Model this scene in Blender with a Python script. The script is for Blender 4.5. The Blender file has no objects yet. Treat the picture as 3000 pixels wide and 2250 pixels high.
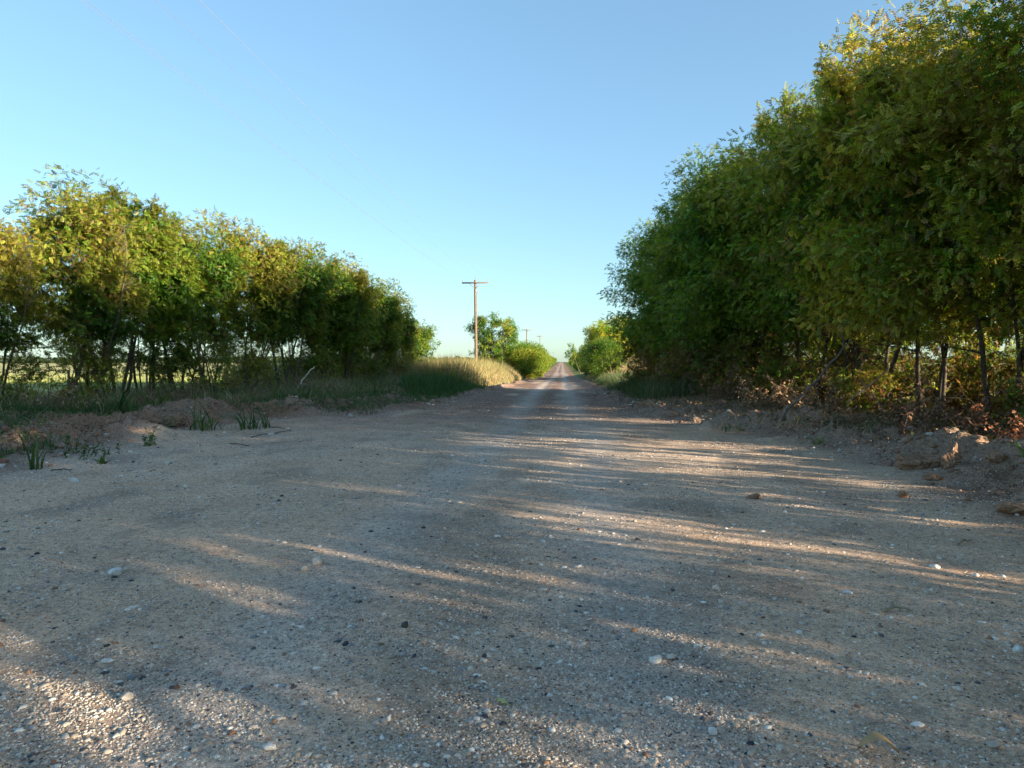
import bpy, math, random
import numpy as np
from math import radians as R, sin, cos, pi
C = bpy.context.scene
col = C.collection
rng = np.random.default_rng(11)
random.seed(5)

# ------------------------------------------------------------------ camera
cam = bpy.data.cameras.new('camera'); camo = bpy.data.objects.new('camera', cam); col.objects.link(camo)
cam.lens = 24; cam.sensor_width = 36; cam.clip_start = .05; cam.clip_end = 9000
camo.location = (0, 0, 1.5)
camo.rotation_euler = (R(90 - 1.86), 0, R(4.18))
C.camera = camo
# ------------------------------------------------------------------ light
SUN_EL = 10.8
sdir = np.array([.90, -.44]); sdir /= np.hypot(*sdir)          # horizontal direction towards the sun
w = bpy.data.worlds.new('World'); C.world = w; w.use_nodes = True
nt = w.node_tree; nt.nodes.clear()
sky = nt.nodes.new('ShaderNodeTexSky'); sky.sky_type = 'NISHITA'; sky.sun_disc = False
sky.sun_elevation = R(SUN_EL); sky.sun_rotation = math.atan2(sdir[0], sdir[1])
sky.air_density = 1.0; sky.dust_density = .6; sky.ozone_density = 1.6; sky.altitude = 200
bg = nt.nodes.new('ShaderNodeBackground'); bg.inputs[1].default_value = .123
out = nt.nodes.new('ShaderNodeOutputWorld')
gm = nt.nodes.new('ShaderNodeGamma'); gm.inputs[1].default_value = .65
wb = nt.nodes.new('ShaderNodeMix'); wb.data_type = 'RGBA'; wb.blend_type = 'MULTIPLY'; wb.inputs[0].default_value = 1; wb.inputs[7].default_value = (.66, .895, 1.055, 1)
nt.links.new(sky.outputs[0], gm.inputs[0]); nt.links.new(gm.outputs[0], wb.inputs[6]); nt.links.new(wb.outputs[2], bg.inputs[0]); nt.links.new(bg.outputs[0], out.inputs[0])
sl = bpy.data.lights.new('sun', 'SUN'); so = bpy.data.objects.new('sun', sl); col.objects.link(so)
sl.energy = 5.0; sl.angle = R(.5); sl.color = (1, .88, .68)
from mathutils import Vector
so.rotation_euler = Vector((sdir[0] * cos(R(SUN_EL)), sdir[1] * cos(R(SUN_EL)), sin(R(SUN_EL)))).to_track_quat('Z', 'Y').to_euler()
so.location = (30, -20, 20)
C.view_settings.view_transform = 'Standard'; C.view_settings.look = 'None'
C.view_settings.exposure = 1.9; C.view_settings.gamma = 1
try:
    C.cycles.max_bounces = 6; C.cycles.transmission_bounces = 4; C.cycles.diffuse_bounces = 3
except Exception: pass

# ------------------------------------------------------------------ helpers
def smooth(x, a, b):
    t = np.clip((x - a) / (b - a), 0, 1); return t * t * (3 - 2 * t)
def _h(ix, iy, s):
    n = (ix.astype(np.int64) * 374761393 + iy.astype(np.int64) * 668265263 + s * 1442695041) & 0xffffffff
    n = ((n ^ (n >> 13)) * 1274126177) & 0xffffffff
    return ((n ^ (n >> 16)) & 0xffff) / 65535.0
def noise(x, y, s=0):
    x = np.asarray(x, float); y = np.asarray(y, float)
    ix = np.floor(x); iy = np.floor(y); fx = x - ix; fy = y - iy
    ix = ix.astype(np.int64); iy = iy.astype(np.int64)
    fx = fx * fx * (3 - 2 * fx); fy = fy * fy * (3 - 2 * fy)
    a = _h(ix, iy, s); b = _h(ix + 1, iy, s); c = _h(ix, iy + 1, s); d = _h(ix + 1, iy + 1, s)
    return (a + (b - a) * fx) * (1 - fy) + (c + (d - c) * fx) * fy
def fbm(x, y, o=4, s=0):
    v = 0; a = .5; t = 0
    for k in range(o):
        v = v + a * noise(x * 2 ** k + 17.3 * k, y * 2 ** k - 9.1 * k, s + k); t += a; a *= .5
    return v / t

LY = [-40, 0, 6, 9, 12, 14.5, 17.6, 19.4, 21.5, 30, 60, 4000]
LL = [-13, -11, -9.4, -7.9, -8.2, -8.7, -7.9, -6.2, -4.7, -3.7, -3.4, -3.4]
RY = [-40, 0, 6, 9.4, 14.3, 17.6, 21, 30, 100, 4000]
RL = [5.0, 4.6, 4.5, 5.1, 4.4, 2.9, 2.1, 1.75, 1.6, 1.6]
PY = [-60, 28, 60, 130, 200, 420, 700, 1200, 5000]
PZ = [0, 0, -.35, -1.2, -1.0, -.6, .2, .3, .3]
MOUNDS = [(-9.55, 16.6, .95, .55, .32), (-9.0, 13.4, .95, .55, .24), (-8.4, 13.0, .5, .4, .15), (-8.0, 18.9, .9, .5, .22),
          (-6.9, 20.4, .9, .5, .16), (5.75, 10.6, .75, .65, .16), (6.2, 9.3, .9, .5, .28), (3.75, 15.8, .55, .5, .26),
          (5.2, 14.9, 1.0, .5, .24), (6.8, 13.0, .9, .6, .22), (4.75, 6.9, .45, .4, .2), (4.2, 13.2, .5, .3, .09),
          (-10.2, 10.5, 1.3, .8, .2), (-12, 14, 1.4, .8, .15)]
def outside(L, y):
    wob = (fbm(L * 0 + y * .7, y * .7 + 3, 3, 5) - .5) * .9 + (noise(L * 3, y * 3, 8) - .5) * .18
    le = np.interp(y, LY, LL) ; re = np.interp(y, RY, RL)
    sc = np.where(y > 25, .6, 1)
    return le - L + wob * sc, L - re + wob * sc
def height(L, y):
    L = np.asarray(L, float); y = np.asarray(y, float)
    z = np.interp(y, PY, PZ) * 1.0
    dl, dr = outside(L, y); o = np.maximum(dl, dr)
    near = 1 - smooth(y, 60, 120)
    z = z + .26 * smooth(dl, .3, 3.2) * (1 - smooth(dl, 9, 14)) * near + .24 * smooth(dr, .3, 3) * (1 - smooth(dr, 6, 12)) * near
    for (mx, my, rx, ry, hh) in MOUNDS:
        q = ((L - mx) / rx) ** 2 + ((y - my) / ry) ** 2
        m = np.exp(-np.minimum(q, 30) * (1 + .5 * (noise(L * 2.2, y * 2.2, 31) - .5)))
        z = z + hh * m * (.55 + .9 * fbm(L * 3.5, y * 3.5, 4, 33))
    rdg = .27 * np.exp(-((dl - 1.25) / .6) ** 2) * smooth(y, 8, 11) * (1 - smooth(y, 22, 27)) + .20 * np.exp(-((dr - 1.0) / .5) ** 2) * smooth(y, 6.5, 8.5) * (1 - smooth(y, 20, 26))
    z = z + rdg * np.clip(fbm(L * 1.1 + 40, y * 1.1, 3, 37) * 2.6 - .55, .1, 1.5)
    # graded berm at the edge of the gravel
    ber = np.exp(-((o - .45) / .42) ** 2)
    z = z + ber * .20 * near * smooth(y, 5, 9) * smooth(fbm(L * .6, y * .6, 2, 12), .38, .65)
    rough = smooth(o, -.1, .5) * (1 - smooth(o, 3.5, 6)) * (1 - smooth(y, 40, 60))
    n1 = np.abs(fbm(L * 2.7, y * 2.7, 4, 40) - .5) * 2
    z = z + rough * (n1 - .25) * .24
    z = z + rough * (fbm(L * 8, y * 8, 4, 50) - .5) * .16
    # road relief
    r = smooth(-o, -.2, .5)
    z = z + r * ((fbm(L * .9, y * .6, 3, 60) - .5) * .035 + (fbm(L * 6, y * 6, 3, 70) - .5) * .012)
    tr = np.exp(-((L + 1.2) / .28) ** 2) + np.exp(-((L - .3) / .28) ** 2)
    z = z - tr * .03 * smooth(y, 12, 25) * (1 - smooth(y, 60, 100))
    # rise beyond the right verge
    z = z + 1.5 * smooth(L, 3.5, 8) * smooth(y, 58, 78) * (1 - smooth(y, 120, 160)) * (1 - smooth(L, 25, 50))
    return z
def hz(L, y): return float(height(np.array([L]), np.array([y]))[0])

def mk(name, V, F, mat, colr=None, parent=None, sm=True, attrs=None, link=True):
    """V (n,3); F list of int arrays (m,k)"""
    me = bpy.data.meshes.new(name)
    V = np.ascontiguousarray(V, np.float32)
    me.vertices.add(len(V)); me.vertices.foreach_set('co', V.ravel())
    F = [f for f in F if len(f)]
    tot = sum(f.size for f in F); n = sum(len(f) for f in F)
    me.loops.add(tot); me.polygons.add(n)
    me.loops.foreach_set('vertex_index', np.concatenate([f.ravel() for f in F]).astype(np.int32))
    st = []; o = 0
    for f in F:
        st.append(o + np.arange(len(f)) * f.shape[1]); o += f.size
    me.polygons.foreach_set('loop_start', np.concatenate(st).astype(np.int32))
    if sm: me.polygons.foreach_set('use_smooth', np.ones(n, bool))
    me.update(calc_edges=True)
    if colr is not None:
        a = me.color_attributes.new('Col', 'FLOAT_COLOR', 'POINT')
        c4 = np.ones((len(V), 4), np.float32); c4[:, :3] = colr
        a.data.foreach_set('color', c4.ravel())
    for k, v in (attrs or {}).items():
        a = me.attributes.new(k, 'FLOAT', 'POINT'); a.data.foreach_set('value', np.ascontiguousarray(v, np.float32))
    me.materials.append(mat)
    o = bpy.data.objects.new(name, me)
    if link: col.objects.link(o)
    if parent is not None: o.parent = parent
    return o
def tag(o, label=None, cat=None, group=None, kind=None):
    if label: o['label'] = label
    if cat: o['category'] = cat
    if group: o['group'] = group
    if kind: o['kind'] = kind
    return o
def empty(name, loc, rz=0, sc=1):
    o = bpy.data.objects.new(name, None); o.location = loc; o.rotation_euler = (0, 0, rz); o.scale = (sc, sc, sc)
    o.empty_display_size = .2; col.objects.link(o); return o

class MB:
    def __init__(s): s.V = []; s.F = {}; s.n = 0; s.Cc = []
    def add(s, V, F, c=(1, 1, 1)):
        V = np.asarray(V, float)
        for f in F:
            f = np.asarray(f)
            if len(f): s.F.setdefault(f.shape[1], []).append(f + s.n)
        s.V.append(V); s.n += len(V)
        cc = np.empty((len(V), 3)); cc[:] = c; s.Cc.append(cc)
    def build(s, name, mat, parent=None, sm=True):
        return mk(name, np.concatenate(s.V), [np.concatenate(v) for v in s.F.values()], mat, np.concatenate(s.Cc), parent, sm)
def tube(mb, pts, rad, sides=6, c=(1, 1, 1), cap=True):
    pts = np.asarray(pts, float); n = len(pts)
    T = np.gradient(pts, axis=0); T /= np.linalg.norm(T, axis=1)[:, None] + 1e-9
    ref = np.array([0, 0, 1.]) if abs(T[0][2]) < .9 else np.array([1., 0, 0])
    A = np.cross(T, ref); A /= np.linalg.norm(A, axis=1)[:, None] + 1e-9
    B = np.cross(T, A)
    an = np.arange(sides) * 2 * pi / sides
    rad = np.broadcast_to(rad, (n,))
    V = pts[:, None] + rad[:, None, None] * (np.cos(an)[None, :, None] * A[:, None] + np.sin(an)[None, :, None] * B[:, None])
    V = V.reshape(-1, 3)
    i = np.arange(n - 1)[:, None] * sides; j = np.arange(sides)[None]; k = (j + 1) % sides
    F = np.stack([i + j, i + k, i + sides + k, i + sides + j], -1).reshape(-1, 4)
    fs = [F]
    if cap and sides > 2:
        V = np.vstack([V, pts[0], pts[-1]]); m = n * sides
        j = np.arange(sides); k = (j + 1) % sides
        fs.append(np.concatenate([np.stack([k, j, j * 0 + m], -1), np.stack([(n - 1) * sides + j, (n - 1) * sides + k, j * 0 + m + 1], -1)]))
    mb.add(V, fs, c)
def box(mb, c, s, col_=(1, 1, 1), rz=0, rx=0):
    v = np.array([(x, y, z) for x in (-.5, .5) for y in (-.5, .5) for z in (-.5, .5)]) * s
    M = np.array([[cos(rz), -sin(rz), 0], [sin(rz), cos(rz), 0], [0, 0, 1]])
    v = v @ M.T + c
    mb.add(v, [np.array([[0, 1, 3, 2], [4, 6, 7, 5], [0, 4, 5, 1], [2, 3, 7, 6], [0, 2, 6, 4], [1, 5, 7, 3]])], col_)

# ------------------------------------------------------------------ materials
def newmat(name):
    m = bpy.data.materials.new(name); m.use_nodes = True; t = m.node_tree; t.nodes.clear()
    return m, t, t.nodes.new('ShaderNodeOutputMaterial')
def N(t, ty, **kw):
    n = t.nodes.new(ty)
    for k, v in kw.items():
        if k[0] == 'i' and k[1:].isdigit(): n.inputs[int(k[1:])].default_value = v
        else: setattr(n, k, v)
    return n
def mathn(t, op, a, b=None, clamp=False):
    n = t.nodes.new('ShaderNodeMath'); n.operation = op; n.use_clamp = clamp
    for i, v in enumerate((a, b)):
        if v is None: continue
        if isinstance(v, (int, float)): n.inputs[i].default_value = v
        else: t.links.new(v, n.inputs[i])
    return n.outputs[0]
def mixc(t, f, a, b, mode='MIX'):
    n = t.nodes.new('ShaderNodeMix'); n.data_type = 'RGBA'; n.blend_type = mode
    for i, v in ((0, f), (6, a), (7, b)):
        if isinstance(v, (int, float)): n.inputs[i].default_value = v
        elif isinstance(v, tuple): n.inputs[i].default_value = (*v, 1)
        else: t.links.new(v, n.inputs[i])
    return n.outputs[2]
def ramp(t, fac, stops):
    n = t.nodes.new('ShaderNodeValToRGB'); e = n.color_ramp.elements
    while len(e) < len(stops): e.new(.5)
    for k, (p, c) in enumerate(stops): e[k].position = p; e[k].color = (*c, 1) if isinstance(c, tuple) else (c, c, c, 1)
    t.links.new(fac, n.inputs[0]); return n.outputs[0]

def ground_mat():
    m, t, o = newmat('gravel_ground')
    tc = N(t, 'ShaderNodeTexCoord').outputs['Object']
    att = N(t, 'ShaderNodeAttribute', attribute_name='Col').outputs['Color']
    gr = N(t, 'ShaderNodeAttribute', attribute_name='gravel').outputs['Fac']
    def noi(sc, det=4, rough=.6):
        n = N(t, 'ShaderNodeTexNoise'); t.links.new(tc, n.inputs['Vector']); n.inputs['Scale'].default_value = sc
        n.inputs['Detail'].default_value = det; n.inputs['Roughness'].default_value = rough; return n.outputs[0]
    def vor(sc, feat='F1'):
        n = N(t, 'ShaderNodeTexVoronoi', feature=feat); t.links.new(tc, n.inputs['Vector']); n.inputs['Scale'].default_value = sc; return n
    n1 = noi(1.1, 5); n2 = noi(14, 5, .7); n3 = noi(120, 3, .7)
    base = mixc(t, 1.0, att, ramp(t, n1, [(.3, (.80, .78, .78)), (.7, (1.15, 1.16, 1.18))]), 'MULTIPLY')
    base = mixc(t, 1.0, base, ramp(t, n2, [(.30, .55), (.48, .98), (.72, 1.28)]), 'MULTIPLY')
    base = mixc(t, .8, base, ramp(t, n3, [(.3, .55), (.5, 1.0), (.75, 1.4)]), 'MULTIPLY')
    n4 = noi(42, 4, .75)
    base = mixc(t, 1.0, base, ramp(t, n4, [(.32, .30), (.44, .92), (.6, 1.08), (.72, 1.55)]), 'MULTIPLY')
    hgt = mathn(t, 'ADD', mathn(t, 'MULTIPLY', n2, .016), mathn(t, 'MULTIPLY', n4, .007))
    hgt = mathn(t, 'ADD', hgt, mathn(t, 'MULTIPLY', n3, .0022))
    patch = ramp(t, noi(.55, 4), [(.36, .30), (.62, 1.0)])
    for sc, amt, hh in ((55, .36, .0055), (110, .55, .0035), (230, .65, .002)):
        v = vor(sc)
        sep = N(t, 'ShaderNodeSeparateColor'); t.links.new(v.outputs['Color'], sep.inputs[0])
        rnd = sep.outputs[0]; r2 = sep.outputs[1]
        thr = mathn(t, 'MULTIPLY', mathn(t, 'MULTIPLY', gr, patch), amt)
        pick = mathn(t, 'LESS_THAN', rnd, thr)
        rad = mathn(t, 'MULTIPLY_ADD', r2, .28); t.nodes[-1].inputs[2].default_value = .16
        inside = mathn(t, 'LESS_THAN', v.outputs['Distance'], rad)
        mask = mathn(t, 'MULTIPLY', pick, inside)
        c = ramp(t, sep.outputs[2], [(0, (.03, .03, .035)), (.2, (.09, .08, .08)), (.3, (.30, .23, .18)), (.5, (.50, .40, .31)), (.75, (.66, .57, .47)), (1, (.82, .78, .70))])
        base = mixc(t, mask, base, c)
        hgt = mathn(t, 'ADD', hgt, mathn(t, 'MULTIPLY', mathn(t, 'MULTIPLY', mask, mathn(t, 'SUBTRACT', .5, v.outputs['Distance'])), hh * 2))
    b = N(t, 'ShaderNodeBump'); b.inputs['Strength'].default_value = .9; b.inputs['Distance'].default_value = 1.0
    t.links.new(hgt, b.inputs['Height'])
    p = N(t, 'ShaderNodeBsdfPrincipled'); p.inputs['Roughness'].default_value = .95
    p.inputs['Specular IOR Level'].default_value = .15
    t.links.new(base, p.inputs['Base Color']); t.links.new(b.outputs[0], p.inputs['Normal']); t.links.new(p.outputs[0], o.inputs[0])
    return m
def attr_mat(name, rough=.85, nscale=30, amp=.35, bump=.0, spec=.2):
    m, t, o = newmat(name)
    tc = N(t, 'ShaderNodeTexCoord').outputs['Object']
    att = N(t, 'ShaderNodeAttribute', attribute_name='Col').outputs['Color']
    n = N(t, 'ShaderNodeTexNoise'); t.links.new(tc, n.inputs['Vector']); n.inputs['Scale'].default_value = nscale; n.inputs['Detail'].default_value = 5
    base = mixc(t, 1.0, att, ramp(t, n.outputs[0], [(.3, 1 - amp), (.7, 1 + amp)]), 'MULTIPLY')
    p = N(t, 'ShaderNodeBsdfPrincipled'); p.inputs['Roughness'].default_value = rough; p.inputs['Specular IOR Level'].default_value = spec
    if bump:
        b = N(t, 'ShaderNodeBump'); b.inputs['Distance'].default_value = bump; t.links.new(n.outputs[0], b.inputs['Height']); t.links.new(b.outputs[0], p.inputs['Normal'])
    t.links.new(base, p.inputs['Base Color']); t.links.new(p.outputs[0], o.inputs[0]); return m
def leaf_mat(name, trans=.35, tr_gain=(1.5, 1.6, .9), rough=.5, vary=.25):
    m, t, o = newmat(name)
    att = N(t, 'ShaderNodeAttribute', attribute_name='Col').outputs['Color']
    oi = N(t, 'ShaderNodeObjectInfo').outputs['Random']
    base = mixc(t, 1.0, att, ramp(t, oi, [(0, (1 - vary, 1 - vary * .6, 1 - vary)), (.5, (1, 1, 1)), (1, (1 + vary * 1.2, 1 + vary * .6, 1))]), 'MULTIPLY')
    p = N(t, 'ShaderNodeBsdfPrincipled'); p.inputs['Roughness'].default_value = rough; p.inputs['Specular IOR Level'].default_value = .35
    tr = N(t, 'ShaderNodeBsdfTranslucent'); t.links.new(base, p.inputs['Base Color'])
    t.links.new(mixc(t, 1.0, base, tr_gain, 'MULTIPLY'), tr.inputs[0])
    mx = N(t, 'ShaderNodeMixShader'); mx.inputs[0].default_value = trans
    t.links.new(p.outputs[0], mx.inputs[1]); t.links.new(tr.outputs[0], mx.inputs[2]); t.links.new(mx.outputs[0], o.inputs[0]); return m
M_ground = ground_mat()
M_bark = attr_mat('bark', .9, 22, .45, .01)
M_leaf = leaf_mat('tree_leaves', .38, (1.4, 1.45, .7))
M_grass = leaf_mat('grass_blades', .3, (1.3, 1.3, 1), .55, .0)
M_dead = leaf_mat('dead_leaves', .22, (1.2, 1, .8), .8, .1)
M_stone = attr_mat('stone', .85, 60, .22, .002, .25)
M_clod = attr_mat('clod_soil', .97, 30, .35, .012, .1)
M_wood = attr_mat('weathered_wood', .85, 9, .35, .004)
M_metal = attr_mat('galvanised_metal', .45, 20, .1, 0, .5)

# ------------------------------------------------------------------ terrain: one grid, faces split between road and ground
def steps(*segs):
    o = [segs[0][0]]
    for (a, b, d) in segs:
        n = max(1, int(round((b - a) / d))); o += list(np.linspace(a, b, n + 1)[1:])
    return o
geo = list(110 * 1.22 ** np.arange(1, 20))
ys = np.array([-1500, -600, -250, -120] + steps((-60, -14, 2), (-14, 1.5, .4), (1.5, 8, .032), (8, 24, .06), (24, 60, .22), (60, 110, 1.0)) + geo)
gx = list(40 * 1.3 ** np.arange(1, 19))
xs = np.array([-v for v in gx[::-1]] + steps((-40, -16, 1), (-16, -11, .2), (-11, -5, .07), (-5, 5.2, .04), (5.2, 9, .08), (9, 16, .4), (16, 40, 1.5)) + gx)
X, Y = np.meshgrid(xs, ys); Z = height(X, Y)
dl, dr = outside(X, Y); OUT = np.maximum(dl, dr)
def mix3(a, b, f): return a * (1 - f[..., None]) + np.array(b) * f[..., None]
Cg = np.zeros(X.shape + (3,)); Cg[:] = (.66, .425, .27)
pat = fbm(X * .35, Y * .22, 4, 80)
Cg = mix3(Cg, (.60, .42, .29), smooth(pat, .38, .66))            # greyer gravel
Cg = mix3(Cg, (.38, .265, .18), smooth(fbm(X * 1.6, Y * 1.1, 5, 90), .55, .68) * .7)   # damp brown smears
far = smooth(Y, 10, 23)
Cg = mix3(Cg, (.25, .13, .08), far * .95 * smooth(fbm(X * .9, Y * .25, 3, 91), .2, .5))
tr = np.exp(-((X + 1.3 + .25 * (fbm(Y * .1, Y * .1, 2, 3) - .5)) / .42) ** 2) + np.exp(-((X - .35) / .42) ** 2)
Cg = mix3(Cg, (.50, .38, .30), np.clip(tr * smooth(Y, 13, 24), 0, 1) * .95)
nt_ = (np.exp(-((X + 1.35 + .2 * np.sin(Y * .3)) / .38) ** 2) + np.exp(-((X - .55 + .2 * np.sin(Y * .3)) / .36) ** 2)) * (1 - smooth(Y, 12, 20)) * .5
Cg = mix3(Cg, (.50, .43, .37), np.clip(nt_, 0, 1))
edge = smooth(OUT, -.8, .1)
Cg = mix3(Cg, (.28, .18, .12), edge)
Cg = mix3(Cg, (.29, .15, .09), edge * smooth(fbm(X * .5, Y * .5, 3, 95), .42, .6) * .8)
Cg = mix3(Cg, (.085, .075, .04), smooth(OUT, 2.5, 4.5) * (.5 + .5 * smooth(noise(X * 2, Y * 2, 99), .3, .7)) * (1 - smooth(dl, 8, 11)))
fld = np.maximum(smooth(dl, 10, 13), smooth(dr, 8, 12))
fcol = np.zeros_like(Cg); fcol[:] = (.32, .34, .07)
fcol = mix3(fcol, (.46, .40, .16), smooth(fbm(X * .01, Y * .03, 3, 101) + smooth(Y, 60, 140) * .25, .45, .7))
Cg = Cg * (1 - fld[..., None]) + fcol * fld[..., None]
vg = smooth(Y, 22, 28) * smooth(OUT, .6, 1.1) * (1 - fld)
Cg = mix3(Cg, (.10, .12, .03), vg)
grav = (1 - smooth(OUT, -.4, 1.2) * .8) * (1 - fld) * (1 - .5 * far * (1 - np.clip(tr, 0, 1)))
ny, nx = X.shape
V = np.stack([X, Y, Z], -1).reshape(-1, 3)
I = (np.arange(ny - 1)[:, None] * nx + np.arange(nx - 1)[None])
Fq = np.stack([I, I + 1, I + nx + 1, I + nx], -1)
fc = OUT[:-1, :-1] < 0
def sub(name, mask):
    f = Fq[mask]; used = np.unique(f); mp = np.zeros(len(V), np.int64); mp[used] = np.arange(len(used))
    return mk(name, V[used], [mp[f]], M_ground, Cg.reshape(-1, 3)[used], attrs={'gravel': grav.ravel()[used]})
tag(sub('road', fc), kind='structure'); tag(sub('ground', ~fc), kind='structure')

# ------------------------------------------------------------------ stones
def ico(level):
    import bmesh
    bm = bmesh.new(); bmesh.ops.create_icosphere(bm, subdivisions=level, radius=1)
    v = np.array([x.co[:] for x in bm.verts]); f = np.array([[x.index for x in q.verts] for q in bm.faces]); bm.free(); return v, f
IC1 = ico(1); IC2 = ico(2); IC3 = ico(3); IC4 = ico(5)
def rand_rot(n, flat=False):
    a = rng.uniform(0, 2 * pi, n)
    return np.cos(a), np.sin(a)
SC = np.array([(.58, .49, .40), (.50, .40, .31), (.70, .65, .57), (.36, .30, .26), (.10, .10, .105), (.055, .055, .06), (.27, .15, .09), (.42, .33, .25), (.31, .29, .28)])
SP = np.array([.24, .18, .12, .16, .05, .03, .04, .13, .05])
def pebbles(name, P, size, template, label, cat):
    v, f = template; n = len(P); m = len(v)
    a, b = rand_rot(n)
    sx = size * rng.uniform(.8, 1.35, n); sy = size * rng.uniform(.6, 1, n); sz = size * rng.uniform(.4, .8, n)
    d = v[None] * (1 + .5 * (rng.random((n, m, 1)) - .5))
    x = d[..., 0] * sx[:, None]; y = d[..., 1] * sy[:, None]; z = d[..., 2] * sz[:, None]
    W = np.stack([a[:, None] * x - b[:, None] * y + P[:, 0:1], b[:, None] * x + a[:, None] * y + P[:, 1:2],
                  z + (height(P[:, 0], P[:, 1]) + sz * .02)[:, None]], -1).reshape(-1, 3)
    FF = (f[None] + (np.arange(n) * m)[:, None, None]).reshape(-1, 3)
    c = SC[rng.choice(len(SC), n, p=SP / SP.sum())] * rng.uniform(.8, 1.12, (n, 1))
    o = mk(name, W, [FF], M_stone, np.repeat(c, m, 0), sm=True)
    return tag(o, label, cat, kind='stuff')
def scatter(n, y0, y1, pw=1.0, half=.88, keep=None):
    y = y0 * (y1 / y0) ** (rng.random(n) ** pw); x = (rng.random(n) * 2 - 1) * half * y - .07 * y
    dl, dr = outside(x, y); o = np.maximum(dl, dr)
    pt = fbm(x * .55 + 5, y * .55, 3, 120); fine = fbm(x * 3, y * 3, 2, 121)
    k = (rng.random(n) < .35 + .65 * smooth(pt * .6 + fine * .4, .40, .60)) & (o < .6)
    return np.stack([x, y], -1)[k]
P = scatter(170000, 1.7, 12)
pebbles('fine_gravel', P, .0032 + .0052 * rng.random(len(P)) ** 2.2, IC1, 'fine pale and dark grit scattered over the near gravel road', 'gravel')
P = scatter(90000, 7, 30, .8)
pebbles('coarse_gravel', P, .0045 + .0055 * rng.random(len(P)) ** 2 + P[:, 1] * .0002, IC1, 'coarser grit over the middle distance of the road', 'gravel')
P = scatter(36000, 1.7, 26)
s = .006 + .016 * rng.random(len(P)) ** 6 * np.minimum(1.6, .6 + P[:, 1] * .08)
pebbles('pebbles', P, s, IC2, 'small rounded pebbles in cream grey and black strewn across the road', 'pebbles')
n = 32000
y = rng.uniform(5.5, 40, n); x = rng.uniform(-17, 10, n)
dl_, dr_ = outside(x, y); o_ = np.maximum(dl_, dr_); k = (o_ > -.5) & (o_ < 4.5)
P = np.stack([x, y], -1)[k]
v, f = IC1
old = SC.copy(); SC = np.array([(.29, .185, .125), (.25, .155, .10), (.32, .20, .14), (.5, .44, .38), (.30, .15, .10)]); oSP = SP; SP = np.array([.3, .25, .25, .08, .12])
pebbles('soil_crumbs', P, .008 + .05 * rng.random(len(P)) ** 5, IC1, 'loose reddish soil crumbs along both graded edges of the road', 'soil')
n = 5000; y = rng.uniform(6.5, 34, n); sd = rng.random(n) < .6
dl_ = np.interp(y, LY, LL) - rng.normal(size=n) * .35 - .7; dr_ = np.interp(y, RY, RL) + rng.normal(size=n) * .4 + .6
x = np.where(sd, dr_, dl_); k = (fbm(x * 1.2, y * 1.2, 2, 130) > .46); P = np.stack([x, y], -1)[k]
pebbles('broken_clods', P, .015 + .055 * rng.random(len(P)) ** 4, IC2, 'broken clods of earth heaped in ridges along both road edges', 'soil')
SC = old; SP = oSP

def gp(px, py, dz=0):
    """ground point seen at photo pixel px, py (photo 3000 wide) for sizing real positions on flat ground"""
    d = (1.5 - dz) * 2000 / (py - 1060.); return (px - 1646) * d / 2000, d
def rock(name, px, py, wpx, hpx, colr, label, cat='stone', ang=0., lumpy=.8, template=None, dz=0., mat=None, seed=0):
    L, y = gp(px, py, dz); r = np.random.default_rng(seed or int(px + py))
    v, f = template or IC3
    sx = wpx * y / 2000 / 2; sz = max(.004, hpx * y / 2000 * .55); sy = sx * r.uniform(.6, .9)
    d = v.copy()
    for k in range(13):                                    # planar chips
        nn = r.normal(size=3); nn /= np.linalg.norm(nn); lim = r.uniform(.52, .84)
        q = d @ nn; d = d - np.maximum(q - lim, 0)[:, None] * nn * .9
    d = d * (1 + lumpy * .35 * (fbm(v[:, 0] * 2.5 + 9 + seed, v[:, 1] * 2.5 + v[:, 2] * 3, 3, 7)[:, None] - .5))
    d = d * (sx, sy, sz); d[:, 2] += sz * .35
    if lumpy > 1:
        e = .55 * (fbm(v[:, 0] * 2 + v[:, 2] * 1.3 + seed + px, v[:, 1] * 2 - v[:, 2] * 1.7, 5, 11) - .5) + .16 * (np.abs(fbm(v[:, 0] * 6 + v[:, 2] * 4, v[:, 1] * 6 - v[:, 2] * 3 + px, 4, 12) - .5) * 2)
        d = d * (1 + e[:, None] * 1.3)
    mb = MB(); c = np.array(colr)[None] * (1 + .25 * (fbm(v[:, 0] * 5, v[:, 1] * 5 + v[:, 2] * 4, 3, 3)[:, None] - .5))
    mb.add(d, [f], c)
    o = mb.build(name, mat or M_stone); o.location = (L, y, hz(L, y)); o.rotation_euler = (0, 0, ang)
    return tag(o, label, cat)
cream = (.56, .48, .39); white = (.64, .61, .56)
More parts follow.
